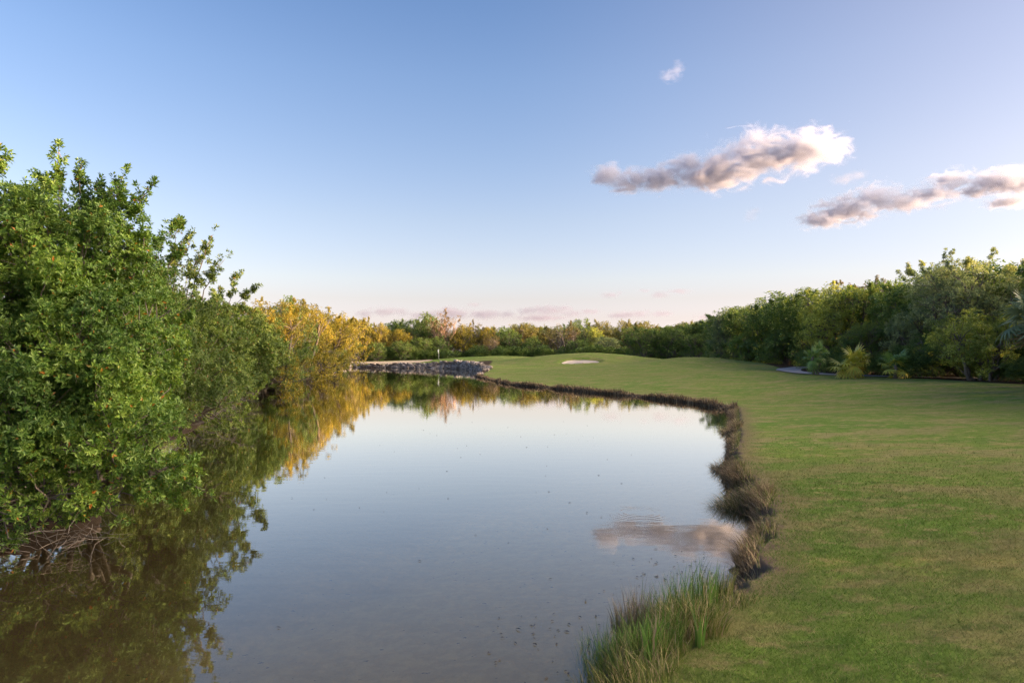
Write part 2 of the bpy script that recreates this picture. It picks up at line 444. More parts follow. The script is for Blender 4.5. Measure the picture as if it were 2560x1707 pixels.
def plain(name, c, rough=.5, spec=.4):
    t = NT(name); n = t.noise(t.coord(), 6., 3.)
    return t.surf(t.bsdf(t.mix(n, c, tuple(v*.85 for v in c)), rough, spec))
fy = 152.; fx = at(1097, fy); fz = zland(fx, fy)
fl = empty('flagstick', (fx, fy, fz)); tag(fl, 'white flagstick with a limp white flag on the putting green', 'golf flag')
v, f = tubes_mesh([([(0, 0, -.1), (0, 0, .7), (0, 0, 2.3)], [.035, .035, .03])], 8)
obj('pole', mesh('pole', v, f, plain('white painted pole', (.8, .8, .8)), True), fl)
gu, gv = np.meshgrid(np.linspace(0, 1, 9), np.linspace(0, 1, 9))
fxx = -.03-.26*gu*(1-.55*gv); fyy = .06*np.sin(gu*9+gv*2)*gu; fzz = 2.26-.55*gv-.22*gu
q = np.array([[a*9+b, a*9+b+1, (a+1)*9+b+1, (a+1)*9+b] for a in range(8) for b in range(8)])
fm = obj('flag', mesh('flag', np.stack([fxx, fyy, fzz], -1).reshape(-1, 3), q, plain('white cloth', (.85, .85, .85), .9, .1), True), fl)
md = fm.modifiers.new('thick', 'SOLIDIFY'); md.thickness = .006

# ------------------------------------------------------------------ leaves, crowns, limbs
def leaf_quads(P, D, N, L, W, fold=.18):
    n = len(P); S = nrm(np.cross(D, N)); N2 = np.cross(S, D)
    L = np.broadcast_to(L, (n,))[:, None]; W = np.broadcast_to(W, (n,))[:, None]
    mid = P+D*L*.52
    V = np.stack([P, mid+S*W*.5+N2*W*fold, P+D*L-N2*L*.10, mid-S*W*.5+N2*W*fold], 1).reshape(-1, 3)
    return V, np.arange(4*n).reshape(n, 4)

def rosettes(P, A, k, L, W, r, lo=30, hi=85):
    m = len(P)
    ref = np.where(np.abs(A[:, 2:3]) < .9, np.array([[0, 0, 1.]]), np.array([[1., 0, 0]]))
    U = nrm(np.cross(A, ref)); Vv = np.cross(A, U)
    ph = (np.arange(k)[None]*2.39996+r.uniform(0, 6.28, (m, 1))+r.normal(0, .25, (m, k)))
    th = np.radians(r.uniform(lo, hi, (m, k)))
    D = (np.cos(th)[..., None]*A[:, None]+np.sin(th)[..., None]*(np.cos(ph)[..., None]*U[:, None]+np.sin(ph)[..., None]*Vv[:, None])).reshape(-1, 3)
    B = np.repeat(A, k, 0)
    N = nrm(B-D*(B*D).sum(1, keepdims=True)+r.normal(0, .15, D.shape))
    s = r.uniform(.65, 1.2, m*k)
    base = np.repeat(P, k, 0)+D*.12*L+B*(r.uniform(-.5, .3, (m*k, 1))*L)
    return leaf_quads(base, D, N, L*s, W*s)

def bend_path(a, b, r, n=5, sag=.12):
    a, b = np.asarray(a, float), np.asarray(b, float)
    t = np.linspace(0, 1, n)[:, None]; d = np.linalg.norm(b-a)
    p = a+(b-a)*t
    j = r.normal(0, sag*d, 3); j[2] = abs(j[2])*.6
    p += j*np.sin(pi*t)*.6
    p[1:-1] += r.normal(0, .025*d, (n-2, 3))
    return p

def build_crown(lobes, nleaf, L, W, k, seed, clumps=26, crad=.34, sprays=12, spray_len=.5, extra=(), zmin=.25, limbs_from=None, low=-1., limb_r=.05):
    """lobes: rows (x,y,z,rx,ry,rz). Returns leaf mesh arrays and limb paths."""
    r = np.random.default_rng(seed); lobes = np.array(lobes, float)
    CC, RC, OUT, LB = [], [], [], []
    vol = (lobes[:, 3]*lobes[:, 4]*lobes[:, 5])**(2/3); tot = vol.sum()
    for li, lb in enumerate(lobes):
        n = max(5, int(clumps*vol[li]/tot*len(lobes)))
        q = np.arange(n)+.5
        zc = 1-2*q/n; ph = q*2.39996+r.uniform(0, 6)
        d = np.stack([np.sqrt(np.maximum(0, 1-zc*zc))*np.cos(ph), np.sqrt(np.maximum(0, 1-zc*zc))*np.sin(ph), zc], -1)
        d = nrm(d+r.normal(0, .2, d.shape)); d = d[d[:, 2] > low]
        u = np.where(r.random(len(d)) < .8, r.uniform(.72, 1.08, len(d)), r.uniform(.25, .7, len(d)))
        c = lb[:3]+d*lb[3:]*u[:, None]
        mr = (lb[3]*lb[4]*lb[5])**(1/3)
        CC.append(c); RC.append(crad*mr*r.uniform(.6, 1.35, len(d))); OUT.append(d); LB.append(np.full(len(d), li))
    CC = np.concatenate(CC); RC = np.concatenate(RC); OUT = np.concatenate(OUT); LB = np.concatenate(LB)
    ok = CC[:, 2] > zmin; CC, RC, OUT, LB = CC[ok], RC[ok], OUT[ok], LB[ok]
    nros = max(1, nleaf//k)
    w = RC**2; cnt = r.multinomial(nros, w/w.sum())
    ci = np.repeat(np.arange(len(CC)), cnt)
    dd = nrm(r.normal(0, 1, (len(ci), 3))+.55*OUT[ci]+np.array([0, 0, .25]))
    rr = RC[ci]*r.random(len(ci))**.42*r.uniform(.75, 1.12, len(ci))
    P = CC[ci]+dd*rr[:, None]*np.array([1, 1, .85])
    A = nrm(.7*dd+.5*OUT[ci]+np.array([0, 0, .2])+r.normal(0, .5, dd.shape))
    # sprays: twigs that stand out of the crown with leaves along them
    paths = []; SPp, SPa = [], []
    cand = np.where((OUT[:, 2] > .05))[0]
    allsp = []
    for s in range(sprays if len(cand) else 0):
        c = r.choice(cand); ln = spray_len*r.uniform(.5, 1.3)
        dr = nrm(OUT[c]*.7+np.array([0, 0, .7])+r.normal(0, .25, 3))
        a = CC[c]+OUT[c]*RC[c]*.5
        allsp.append((a, a+dr*(ln+RC[c]*.5), 1.))
    allsp += [(np.array(a, float), np.array(b, float), d) for a, b, d in extra]
    for a, b, dens in allsp:
        p = bend_path(a, b, r, 6, .08); ln = np.linalg.norm(b-a); tt = np.linspace(0, 1, 6)
        paths.append((p, np.linspace(max(.006, ln*.011), .004, 6)))
        dv = (b-a)/ln
        for q in np.append(np.sort(r.uniform(.25, .95, int(3+4*dens))), 1.):
            c0 = np.array([np.interp(q, tt, p[:, i]) for i in range(3)])
            sl_ = ln*r.uniform(.10, .26)*(1.25-.6*q); dr = nrm(dv*.7+r.normal(0, .55, 3)) if q < 1 else dv
            c1 = c0+dr*sl_
            if q < 1: paths.append((np.stack([c0, (c0+c1)/2+r.normal(0, .03*sl_, 3), c1]), np.array([.005, .004, .003])))
            m = r.integers(3, 7); u = r.uniform(.45, 1.05, m)[:, None]
            SPp.append(c0+(c1-c0)*u+r.normal(0, L*.35, (m, 3))); SPa.append(nrm(dr+r.normal(0, .45, (m, 3))))
    if SPp:
        P = np.concatenate([P]+SPp); A = np.concatenate([A]+SPa)
    ok = P[:, 2] > zmin*.6; P, A = P[ok], A[ok]
    Vl, Fl = rosettes(P, A, k, L, W, r)
    # limbs: root -> lobe centres -> clumps
    roots = limbs_from if limbs_from is not None else [(lobes[:, 0].mean(), lobes[:, 1].mean(), 0.)]
    for li, lb in enumerate(lobes):
        rt = min(roots, key=lambda q: (q[0]-lb[0])**2+(q[1]-lb[1])**2)
        if lb[2] < 1.1 and limbs_from is not None: rt = (rt[0], rt[1], .4)
        c = lb[:3]-np.array([0, 0, .2*lb[5]])
        rr0 = limb_r*(1+.5*r.random())
        p = bend_path(rt, c, r, 7, .09); paths.append((p, np.linspace(rr0*1.6, rr0*.7, 7)))
        for cI in np.where(LB == li)[0]:
            p2 = bend_path(p[r.integers(4, 7)], CC[cI], r, 5, .1)
            paths.append((p2, np.linspace(rr0*.5, max(.005, rr0*.12), 5)))
    return (Vl, Fl), paths

def auto_lobes(h, w, n, seed, skirt=True):
    r = np.random.default_rng(seed); out = [(0, 0, h*.62, w*.32, w*.32, h*.30)]
    for s in range(n):
        a = s*2.4+r.uniform(-.4, .4); q = r.uniform(.22, .36)*w
        z = h*r.uniform(.42, .82)
        out.append((math.cos(a)*q, math.sin(a)*q, z, w*r.uniform(.15, .25), w*r.uniform(.15, .25), h*r.uniform(.12, .2)))
    if skirt:
        for s in range(5):
            a = s*1.257+r.uniform(-.3, .3); q = w*.3
            out.append((math.cos(a)*q, math.sin(a)*q, h*r.uniform(.18, .28), w*.2, w*.2, h*.17))
    return out

def make_tree(name, label, cat, loc, crown_mesh, trunk_mesh, leafm, barkm=None, scale=1., rz=0., sz=None, group=None, extras=()):
    e = empty(name, loc); tag(e, label, cat, group)
    e.scale = (scale, scale, sz or scale); e.rotation_euler = (0, 0, rz)
    for nm, me, mt in [('trunk', trunk_mesh, barkm or M['bark']), ('crown', crown_mesh, leafm)] + list(extras):
        c = obj(nm, me, e)
        if len(c.material_slots) == 0: me.materials.append(mt)
        c.material_slots[0].link = 'OBJECT'; c.material_slots[0].material = mt
    return e

def twig_thicket(n, seed, cx, cy, rx, ry, h, ln, rad=.008):
    """bare sticks and roots reaching out over the water below a crown"""
    r = np.random.default_rng(seed); paths = []
    for s in range(n):
        a = r.uniform(0, 2*pi); q = math.sqrt(r.random())
        b = np.array([cx+math.cos(a)*rx*q, cy+math.sin(a)*ry*q, r.uniform(.0, h)])
        d = nrm(np.array([r.normal(0, 1)+.5, r.normal(0, 1)-.2, r.normal(.05, .55)]))
        t = b+d*ln*r.uniform(.4, 1.2); t[2] = max(t[2], -.04)
        p = bend_path(b, t, r, 5, .1); p[:, 2] = np.maximum(p[:, 2], -.05)
        rr = rad*r.uniform(.5, 1.5)
        paths.append((p, np.linspace(rr, rr*.3, 5)))
        if r.random() < .6:
            p3 = bend_path(p[2], p[2]+nrm(d+r.normal(0, .6, 3))*ln*.45, r, 4, .1); p3[:, 2] = np.maximum(p3[:, 2], -.05)
            paths.append((p3, np.linspace(rr*.6, rr*.2, 4)))
    return tubes_mesh(paths, 4)

# ---- near mangroves, each with its own mesh, in world metres round its foot
def near_tree(label, foot, lobes, nleaf, L, W, seed, mat, extra=(), sprays=14, clumps=30, thick=None, spray_len=.45, k=9, crad=.34, bare=()):
    fx, fy = foot; fz = zland(fx, fy)
    rel = [(a-fx, b-fy, c-fz, d, e, f) for a, b, c, d, e, f in lobes]
    ex = [((a[0]-fx, a[1]-fy, a[2]-fz), (b[0]-fx, b[1]-fy, b[2]-fz), d) for a, b, d in extra]
    (v, f), paths = build_crown(rel, nleaf, L, W, k, seed, clumps=clumps, sprays=sprays, spray_len=spray_len, extra=ex, limbs_from=[(0, 0, -.1), (.5, .3, -.1), (-.5, -.2, -.1)], zmin=.2-fz, limb_r=.028, crad=crad)
    tv, tf = tubes_mesh(paths, 6)
    extras = []
    if thick:
        a, b = twig_thicket(*thick); a = a-np.array([fx, fy, fz]); extras.append(('bare_twigs', mesh('bare_twigs', a, b, None, True), M['twig']))
    if bare:
        pp = []
        r = np.random.default_rng(seed+5)
        for a, b, w in bare:
            a = np.array(a, float)-np.array([fx, fy, fz]); b = np.array(b, float)-np.array([fx, fy, fz])
            p = bend_path(a, b, r, 7, .06); pp.append((p, np.linspace(w, w*.35, 7)))
            for s in range(5):
                c = p[r.integers(2, 6)]; d = nrm(nrm(b-a)+r.normal(0, .55, 3)); q = bend_path(c, c+d*np.linalg.norm(b-a)*r.uniform(.25, .5), r, 5, .08)
                pp.append((q, np.linspace(w*.5, w*.15, 5)))
        a, b = tubes_mesh(pp, 5); extras.append(('bare_branch', mesh('bare_branch', a, b, None, True), M['twig']))
    return make_tree('mangrove_tree', label, 'mangrove tree', (fx, fy, fz), mesh('crown', v, f), mesh('trunk', tv, tf, None, True), mat, extras=extras)

def W3(px, py, Y):
    x, z = at(px, Y, py); return (x, Y, z)

near_tree('tallest mangrove in the near corner, glossy green with golden twig tips at its top', (-7.0, 10.1),
          [(-6.9, 10.2, 3.7, 1.4, 1.3, 1.1), (-6.1, 9.6, 2.4, 1.2, 1.0, 1.0), (-6.1, 10.4, 4.05, .65, .7, .6), (-5.4, 9.1, 1.4, .9, .7, .75), (-6.6, 9.0, 1.5, 1.2, .7, .9),
           (-5.45, 10.0, 2.9, .55, .7, .6), (-4.8, 9.1, 1.0, .5, .45, .4), (-7.2, 10.4, 4.6, .6, .6, .45), (-5.9, 8.7, .75, .7, .4, .4), (-6.9, 8.7, .8, .8, .4, .45), (-5.2, 8.8, .65, .5, .35, .3), (-6.4, 8.35, .5, .8, .35, .3)],
          165000, .068, .029, 11, M['mangrove'], sprays=14, clumps=40, spray_len=.35,
          extra=[((-6.7, 10.2, 4.6), W3(147, 368, 10.1), 3.2), ((-6.6, 10.2, 4.7), W3(100, 440, 10.1), 2.4), ((-6.5, 10.2, 4.6), W3(200, 420, 10.1), 2.6), ((-6.2, 10.3, 4.4), W3(310, 438, 10.2), 3.2),
                 ((-6., 10.3, 4.3), W3(375, 472, 10.2), 3.), ((-6.1, 10.2, 4.4), W3(250, 452, 10.2), 2.6), ((-5.5, 10.2, 3.4), W3(358, 590, 10.2), 2.6), ((-4.9, 9.1, 1.05), W3(512, 1226, 9.0), 4.), ((-4.9, 9.1, .9), W3(455, 1262, 9.0), 4.),
                 ((-7.0, 10.4, 4.8), W3(25, 470, 10.2), 2.5), ((-5.6, 10.1, 3.0), W3(362, 660, 10.1), 2.4)],
          thick=(110, 21, -6.4, 8.65, 1.5, .4, .4, .45, .0042))
near_tree('broad mangrove at the left edge with bare grey roots at its waterline', (-8.8, 9.6),
          [(-8.9, 9.8, 3.4, 1.5, 1.2, 1.4), (-7.6, 8.8, 1.6, 1.1, .8, 1.0), (-8.8, 8.9, 2.2, 1.1, .9, 1.2), (-7.8, 9.6, 4.4, .8, .8, .65), (-6.9, 8.6, .95, .8, .5, .5), (-7.6, 8.4, .7, .9, .4, .4), (-8.9, 8.0, .9, 1.2, .6, .7), (-8.0, 7.9, .55, .9, .45, .35), (-10.2, 8.2, 1.3, 1.1, .8, 1.1)],
          105000, .068, .029, 12, M['mangrove'], clumps=36, spray_len=.35,
          extra=[((-7.4, 9.6, 4.8), W3(-12, 375, 9.8), 3.), ((-7.5, 9.6, 4.8), W3(10, 395, 9.8), 2.)],
          thick=(120, 22, -7.6, 8.15, 1.3, .4, .35, .45, .0042))
near_tree('round mangrove behind the tallest one, an open arching spray of twigs on its top', (-10.6, 17.8),
          [(-10.6, 17.6, 3.2, 2.0, 1.7, 1.5), (-9.2, 17.0, 2.3, 1.5, 1.3, 1.3), (-8.6, 17.4, 3.6, 1.0, 1.0, .9), (-8.2, 18.0, 2.5, 1.1, 1.1, 1.2), (-9.0, 16.2, 1.2, 1.3, .9, .8), (-7.7, 17.9, 1.3, .8, .8, .7), (-8.6, 16.2, .7, .9, .6, .5)],
          105000, .080, .034, 13, M['mangrove_dark'], sprays=18, spray_len=.6, clumps=34,
          extra=[((-9.0, 17.3, 4.0), W3(400, 610, 17.2), 2.6), ((-9.0, 17.3, 4.1), W3(436, 566, 17.2), 3.), ((-8.6, 17.3, 4.1), W3(478, 590, 17.2), 3.), ((-8.1, 17.4, 4.0), W3(533, 586, 17.4), 3.), ((-7.9, 17.4, 3.9), W3(562, 648, 17.4), 3.),
                 ((-8.3, 17.4, 4.0), W3(515, 630, 17.4), 2.5)],
          bare=[(W3(415, 862, 15.4), W3(330, 785, 15.4), .02), (W3(415, 862, 15.4), W3(378, 900, 15.3), .014), (W3(390, 815, 15.4), W3(470, 770, 15.6), .012)],
          thick=(130, 23, -9.2, 16.2, 1.2, .7, .8, .5, .0055))
near_tree('leaning mangrove with a dark twig reaching out over the paler golden trees', (-13.6, 26.5),
          [(-13.4, 26.5, 3.2, 2.2, 2.0, 1.5), (-12.0, 26., 2.4, 1.7, 1.6, 1.4), (-11.3, 26.4, 3.5, 1.3, 1.2, .9), (-11.2, 26., 1.5, 1.5, 1.2, 1.0), (-14.5, 27.5, 4.2, 1.6, 1.5, 1.2)],
          75000, .105, .045, 14, M['mangrove_dark'], sprays=20, spray_len=.8, clumps=34,
          extra=[((-10.9, 26.2, 4.2), W3(600, 690, 26.2), 2.5), ((-10.8, 26.2, 4.3), W3(642, 718, 26.2), 2.6), ((-10.5, 26.2, 3.9), W3(625, 735, 26.2), 2.)],
          thick=(120, 24, -11.6, 25.2, 1.7, 1., .9, .9, .009))
near_tree('low shrubby mangrove spreading over the water before the golden trees', (-16.2, 37.5),
          [(-16.2, 37.5, 3.2, 2.4, 2.4, 1.7), (-14.6, 36.5, 2.2, 1.9, 1.8, 1.5), (-14.3, 38., 3.3, 1.8, 1.8, 1.3), (-14.5, 35.2, 1.3, 1.8, 1.5, 1.0)],
          60000, .13, .056, 15, M['mangrove_dark'], sprays=24, spray_len=.8, clumps=34, thick=(110, 25, -15.3, 35.2, 2.2, 1., .9, 1.0, .011))

# ---- shared crowns for the middle and far trees (about 10 m tall before scaling)
def proto(h, w, n, seed, nleaf, L, k, skirt=True, **kw):
    (v, f), paths = build_crown(auto_lobes(h, w, n, seed, skirt), nleaf, L, L*.48, k, seed, limb_r=.10, zmin=.1, **kw)
    r = np.random.default_rng(seed)
    paths.append((bend_path((0, 0, -.4), (r.normal(0, .2), r.normal(0, .2), h*.55), r, 7, .03), np.linspace(.22, .1, 7)))
    a, b = tubes_mesh(paths, 5)
    return mesh('crown', v, f), mesh('trunk', a, b, None, True)
MID = [proto(10, 9, 9, 101+s, 56000, .155, 7, clumps=17, sprays=26, spray_len=.65, crad=.36) for s in range(3)]
MIDN = proto(10, 9, 9, 131, 52000, .155, 7, skirt=False, clumps=18, sprays=20, spray_len=.6, crad=.36)
MIDS = proto(10, 10, 9, 121, 30000, .16, 6, skirt=False, clumps=20, sprays=36, spray_len=.9, crad=.34)
FAR = [proto(10, 10, 9, 201+s, 17000, .27, 5, clumps=18, sprays=14, spray_len=.6, crad=.38) for s in range(4)]
FARS = proto(10, 10, 9, 221, 4200, .22, 4, skirt=False, clumps=15, sprays=14, spray_len=.5, crad=.3)

r0 = random.Random(5)
def tree(pr, label, px, Y, top, mat, w=1., bark=None, name='broadleaf_tree', cat='tree', group=None, dx=0, sink=0.):
    """top: photo row of the crown's top; w: width relative to height"""
    x = at(px, Y)+dx; z = zland(x, Y)-sink
    ht = CAMZ+(HY-top)/F*Y-z
    s = ht/10.4
    return make_tree(name, label, cat, (x, Y, z), pr[0], pr[1], mat, bark, s*w, r0.uniform(0, 6.28), s, group)

G1 = 'trees along the left bank'; G2 = 'trees in the far row behind the green'; G3 = 'trees along the right edge of the lawn'
tree(MID[0], 'tall golden tree rising over the shrubby mangrove on the left bank', 682, 50, 742, M['golden'], .95, group=G1)
tree(MID[1], 'large golden tree in the middle of the left bank, the broadest sunlit crown', 748, 66, 742, M['golden'], 1.1, group=G1)
tree(MID[2], 'dark green tree poking up between the golden crowns of the left bank', 716, 62, 733, M['dark'], .7, group=G1)
tree(MID[0], 'green waterside tree in shade below the golden crowns', 690, 58, 838, M['mangrove_dark'], 1.5, group=G1)
tree(MID[2], 'low olive bush leaning over the water at the foot of the golden trees', 655, 49, 860, M['mangrove_dark'], 1.7, group=G1)
tree(MID[0], 'golden tree standing behind the rounded dark waterside tree', 812, 92, 772, M['golden'], 1.05, group=G1)
tree(MID[1], 'rounded dark green tree at the end of the left bank beside the sand', 785, 106, 826, M['mangrove_dark'], 1.35, group=G1)
tree(MID[2], 'smaller green waterside tree left of the rounded dark one', 735, 92, 858, M['mangrove_dark'], 1.5, group=G1)
tree(MID[1], 'drooping green bush overhanging the low end of the rock wall', 838, 120, 868, M['mangrove_dark'], 1.4, group=G1)
tree(FAR[2], 'dark shrubby tree in shade at the back left of the sand beach', 880, 164, 848, M['dark'], 1.2, group=G2)
tree(FAR[1], 'dark green bush in shade at the back right of the sand beach', 940, 163, 852, M['dark'], 1.2, group=G2)
tree(FAR[3], 'dark green bush left of the flag under the pale golden tree', 1005, 165, 850, M['dark'], 1.2, group=G2)
tree(FAR[0], 'golden tree overhanging the left end of the sand beach', 858, 138, 784, M['golden'], .95, group=G1)
tree(FAR[1], 'broad golden tree at the back of the sand beach', 905, 168, 790, M['golden'], .8, group=G2)
tree(FAR[3], 'golden tree with a dark trunk at the back right of the sand', 945, 170, 803, M['golden'], .7, group=G2)
tree(FAR[2], 'slender pale golden tree before a dark gap in the far row', 962, 176, 812, M['golden'], .6, group=G2)
tree(FAR[0], 'pale golden tree just left of the flag', 1000, 172, 818, M['golden'], .75, group=G2)
tree(FAR[1], 'dark green tree behind the pale golden tree left of the flag', 985, 188, 795, M['dark'], 1.0, group=G2)
tree(FAR[2], 'dark green tree left of the tall green one in the far row', 1028, 190, 790, M['dark'], .9, group=G2)
tree(FAR[3], 'tallest green tree of the far row, beside the rosy bare branched one', 1072, 184, 778, M['dark'], .75, group=G2)
tree(FARS, 'rosy tree with bare pinkish branches above the flag', 1112, 178, 778, M['rose'], .9, M['pinkbark'], group=G2)
tree(FAR[1], 'small green tree filling the row below the rosy tree', 1092, 172, 838, M['dark'], 1.2, group=G2)
tree(FAR[0], 'small green tree directly behind the flag', 1052, 170, 840, M['dark'], 1.2, group=G2)
tree(FAR[1], 'yellow green tree right of the rosy bare branched tree', 1158, 178, 806, M['golden'], .85, group=G2)
tree(FARS, 'brown thin leaved tree behind the dark bush of the far row', 1196, 184, 803, M['brown'], .9, group=G2)
tree(FARS, 'dark purplish bush with bare stems in the far row', 1226, 168, 832, M['brown'], 1.0, group=G2)
tree(FAR[2], 'yellow topped tree behind the dark purplish bush', 1222, 180, 812, M['golden'], .8, group=G2)
tree(FAR[3], 'green tree with yellowish top right of the purplish bush', 1268, 174, 814, M['dark'], .95, group=G2)
tree(FAR[0], 'olive round topped tree left of the umbrella shaped brown one', 1312, 182, 802, M['olive'], .95, group=G2)
tree(FAR[1], 'low dark green tree in front of the olive round topped tree', 1330, 170, 838, M['dark'], 1.2, group=G2)
tree(FARS, 'umbrella shaped brown tree with white bare branches in the far row', 1405, 172, 805, M['brown'], 1.1, M['twig'], group=G2)
tree(FAR[2], 'dim olive tree behind the left side of the umbrella shaped one', 1362, 186, 810, M['olive'], .9, group=G2)
tree(FAR[3], 'dark green tree peaking behind the bunker mound', 1452, 186, 793, M['dark'], .85, group=G2)
tree(FAR[0], 'small bright orange yellow tree above the bunker mound', 1486, 174, 813, M['pale'], .6, group=G2)
tree(FAR[1], 'olive tree behind the small orange yellow one', 1508, 188, 797, M['olive'], .95, group=G2)
tree(FAR[2], 'greyish tree below the small orange yellow one', 1520, 168, 838, M['grey'], 1.1, group=G2)
tree(FAR[0], 'dark low tree right behind the bunker mound crest', 1446, 164, 846, M['dark'], 1.3, group=G2)
tree(FAR[3], 'light tipped olive tree left of the largest dark dome', 1566, 190, 797, M['olive'], .9, group=G2)
tree(FAR[2], 'largest dark green dome shaped tree in the right half of the far row', 1610, 150, 812, M['dark'], 1.25, group=G2)
tree(FAR[1], 'dark green tree joined to the right side of the largest dome', 1680, 148, 812, M['dark'], 1.1, group=G2)
tree(FAR[0], 'light tipped olive tree behind the largest dark dome', 1612, 192, 797, M['olive'], .95, group=G2)
tree(FAR[3], 'brown green tree behind the gap right of the largest dome', 1716, 184, 800, M['olive'], .95, group=G2)
tree(FAR[2], 'brown tipped tree just left of the first tall lawn edge tree', 1764, 160, 802, M['olive'], .9, group=G2)
tree(FAR[0], 'dark shaded tree at the far corner of the lawn', 1745, 128, 830, M['dark'], 1.2, group=G2)
# right edge of the lawn
tree(MID[1], 'farthest tree of the lawn edge, spiky outline against the low clouds', 1822, 104, 770, M['grey'], 1.0, group=G3)
tree(MID[0], 'yellow topped tree second from the far end of the lawn edge', 1918, 93, 757, M['pale'], 1.0, group=G3)
tree(MID[2], 'low shaded tree with pale leaning stems at the far end of the cart path', 1868, 92, 820, M['green'], 1.3, group=G3)
tree(MID[2], 'shaded tree above the start of the cart path', 1968, 80, 806, M['dark'], 1.4, group=G3)
tree(MID[1], 'broad yellow green tree rising behind the palms', 2085, 68, 702, M['pale'], 1.05, group=G3)
tree(MIDS, 'thin brownish crown showing over the broad yellow green tree', 2180, 82, 690, M['brown'], .9, group=G3)
tree(MID[0], 'green tree between the broad yellow green one and the grey giant', 2255, 62, 696, M['green'], .75, group=G3)
tree(MID[2], 'vine hung tree behind the smallest palm', 2290, 55, 745, M['grey'], .95, group=G3)
tree(MID[0], 'shaded green tree close behind the golden fan palm', 2170, 58, 800, M['dark'], 1.3, group=G3)
tree(MIDS, 'grey giant with pale bare limbs, the tallest crown on the right', 2430, 49, 618, M['grey'], 1.0, M['twig'], group=G3)
tree(MID[1], 'dense inner tree filling the grey giant from below', 2400, 52, 690, M['grey'], .85, group=G3)
tree(MID[2], 'orange lit tree at the right edge behind the grey giant', 2555, 53, 640, M['olive'], .8, group=G3)
tree(MIDN, 'pale leafed low tree in front of the grey giant', 2455, 45, 752, M['pale'], 1.15, group=G3, sink=1.7)
tree(MID[2], 'dark understorey tree behind the smallest palm and the dark gap', 2345, 50, 815, M['dark'], 1.3, group=G3)
tree(MID[1], 'dark understorey tree at the right frame edge below the tall palm', 2570, 44, 800, M['dark'], 1.3, group=G3)

# ---- the wood behind: one mass
def woodland(name, label, spots, pr, mat, seed):
    me = pr[0]; n = len(me.vertices); co = np.empty(n*3, np.float32); me.vertices.foreach_get('co', co); co = co.reshape(-1, 3)
    m = len(me.polygons); VV, FF = [], []; r = np.random.default_rng(seed)
    fq = np.arange(m*4).reshape(m, 4)
    zz = lay([s[0] for s in spots], [s[1] for s in spots])[0]
    for k, (x, y, h, w) in enumerate(spots):
        a = r.uniform(0, 6.28); s = h/10.4
        X = co[:, 0]*math.cos(a)-co[:, 1]*math.sin(a); Y = co[:, 0]*math.sin(a)+co[:, 1]*math.cos(a)
        VV.append(np.stack([x+X*s*w, y+Y*s*w, zz[k]+co[:, 2]*s], -1)); FF.append(fq+k*n)
    o = obj(name, mesh(name, np.concatenate(VV), np.concatenate(FF), mat)); tag(o, label, kind='stuff')
r = np.random.default_rng(99)
sp = [(x+r.uniform(-2, 2), y+r.uniform(-2, 2), r.uniform(8.3, 9.6), 1.15) for x in (36, 44) for y in np.arange(-46, 112, 7.)]
sp += [(x+r.uniform(-2, 2), y+r.uniform(-2, 2), r.uniform(9.5, 10.5), 1.2) for x in (46, 55) for y in np.arange(112, 215, 6.)]
sp += [(30+r.uniform(-1, 1), y, r.uniform(8.4, 9.1), 1.1) for y in np.arange(-46, 34, 6.)]
sp = [(x, y, h if not (-6 < y < 26) else min(h, 9.0), w) for x, y, h, w in sp]
woodland('woodland', 'dense dark wood standing behind the trees along the right lawn edge', sp, FAR[0], M['dark'], 1)
sp = [(x+r.uniform(-3, 3), 204+r.uniform(-4, 8), r.uniform(9, 10.8), 1.2) for x in np.arange(-75, 110, 5.)]
woodland('woodland', 'far wood closing the view behind the row of trees', sp, FAR[1], M['dark'], 2)
sp = [(-9-.27*y+r.uniform(-4, 1)-4, y, r.uniform(4.4, 5.6)+max(0, y-40)*.03, 1.2) for y in np.arange(12, 165, 4.5)]
woodland('woodland', 'dense mangrove thicket behind the left bank trees', sp, FAR[2], M['mangrove_dark'], 3)
# undergrowth at the feet of the trees
sp = []
for y in np.arange(39, 125, 2.2):
    x = np.interp(y, [30, 40, 50, 60, 70, 80, 100, 125], [27.5, 31, 28.5, 28.4, 30.5, 32, 35, 38])
    sp.append((x+r.uniform(-.4, 1.5), y, r.uniform(1.4, 2.6), 1.3))
for x in np.arange(-34, 44, 2.6): sp.append((x, 166+r.uniform(-1, 3)-(x > 15)*8, r.uniform(2., 4.), 1.4))
woodland('undergrowth', 'dark low bushes filling the foot of the woods', sp, FAR[3], M['dark'], 4)

# ------------------------------------------------------------------ fan palms
def frond_mesh(r, pl, fr, droop, nl=13):
    """petiole along +x rising, then a fan of narrow leaflets"""
    t = np.linspace(0, 1, 5); el = r.uniform(.2, 1.25)
    px_ = pl*t*math.cos(el); pz_ = pl*t*math.sin(el)-droop*.25*pl*t*t
    pet = np.stack([px_, 0*t, pz_], -1)
    v, f = tubes_mesh([(pet, np.linspace(.022, .012, 5))], 4)
    dirv = nrm(pet[-1]-pet[-2]); side = np.array([0, 1., 0]); up = np.cross(dirv, side)*-1
    hub = pet[-1]; VV, FF = [v], [f]; off = len(v)
    for k in range(nl):
        a = (k/(nl-1)-.5)*R(250)
        d = dirv*math.cos(a)+side*math.sin(a)+up*.12*abs(math.sin(a))
        ln = fr*(1-.25*abs(a)/2.2)*r.uniform(.9, 1.05)
        s = np.linspace(0, 1, 5); c = hub+d*(ln*s)[:, None]; c[:, 2] -= droop*ln*(s**2.2)*r.uniform(.6, 1.1)
        wd = nrm(np.cross(d, up))*(np.array([.016, .05, .056, .034, .002]))[:, None]*fr/.9
        VV.append(np.concatenate([c-wd, c+wd])); q = np.arange(4)
        FF.append(np.stack([off+q, off+q+1, off+q+6, off+q+5], -1)); off += 10
    return np.concatenate(VV), np.concatenate(FF)

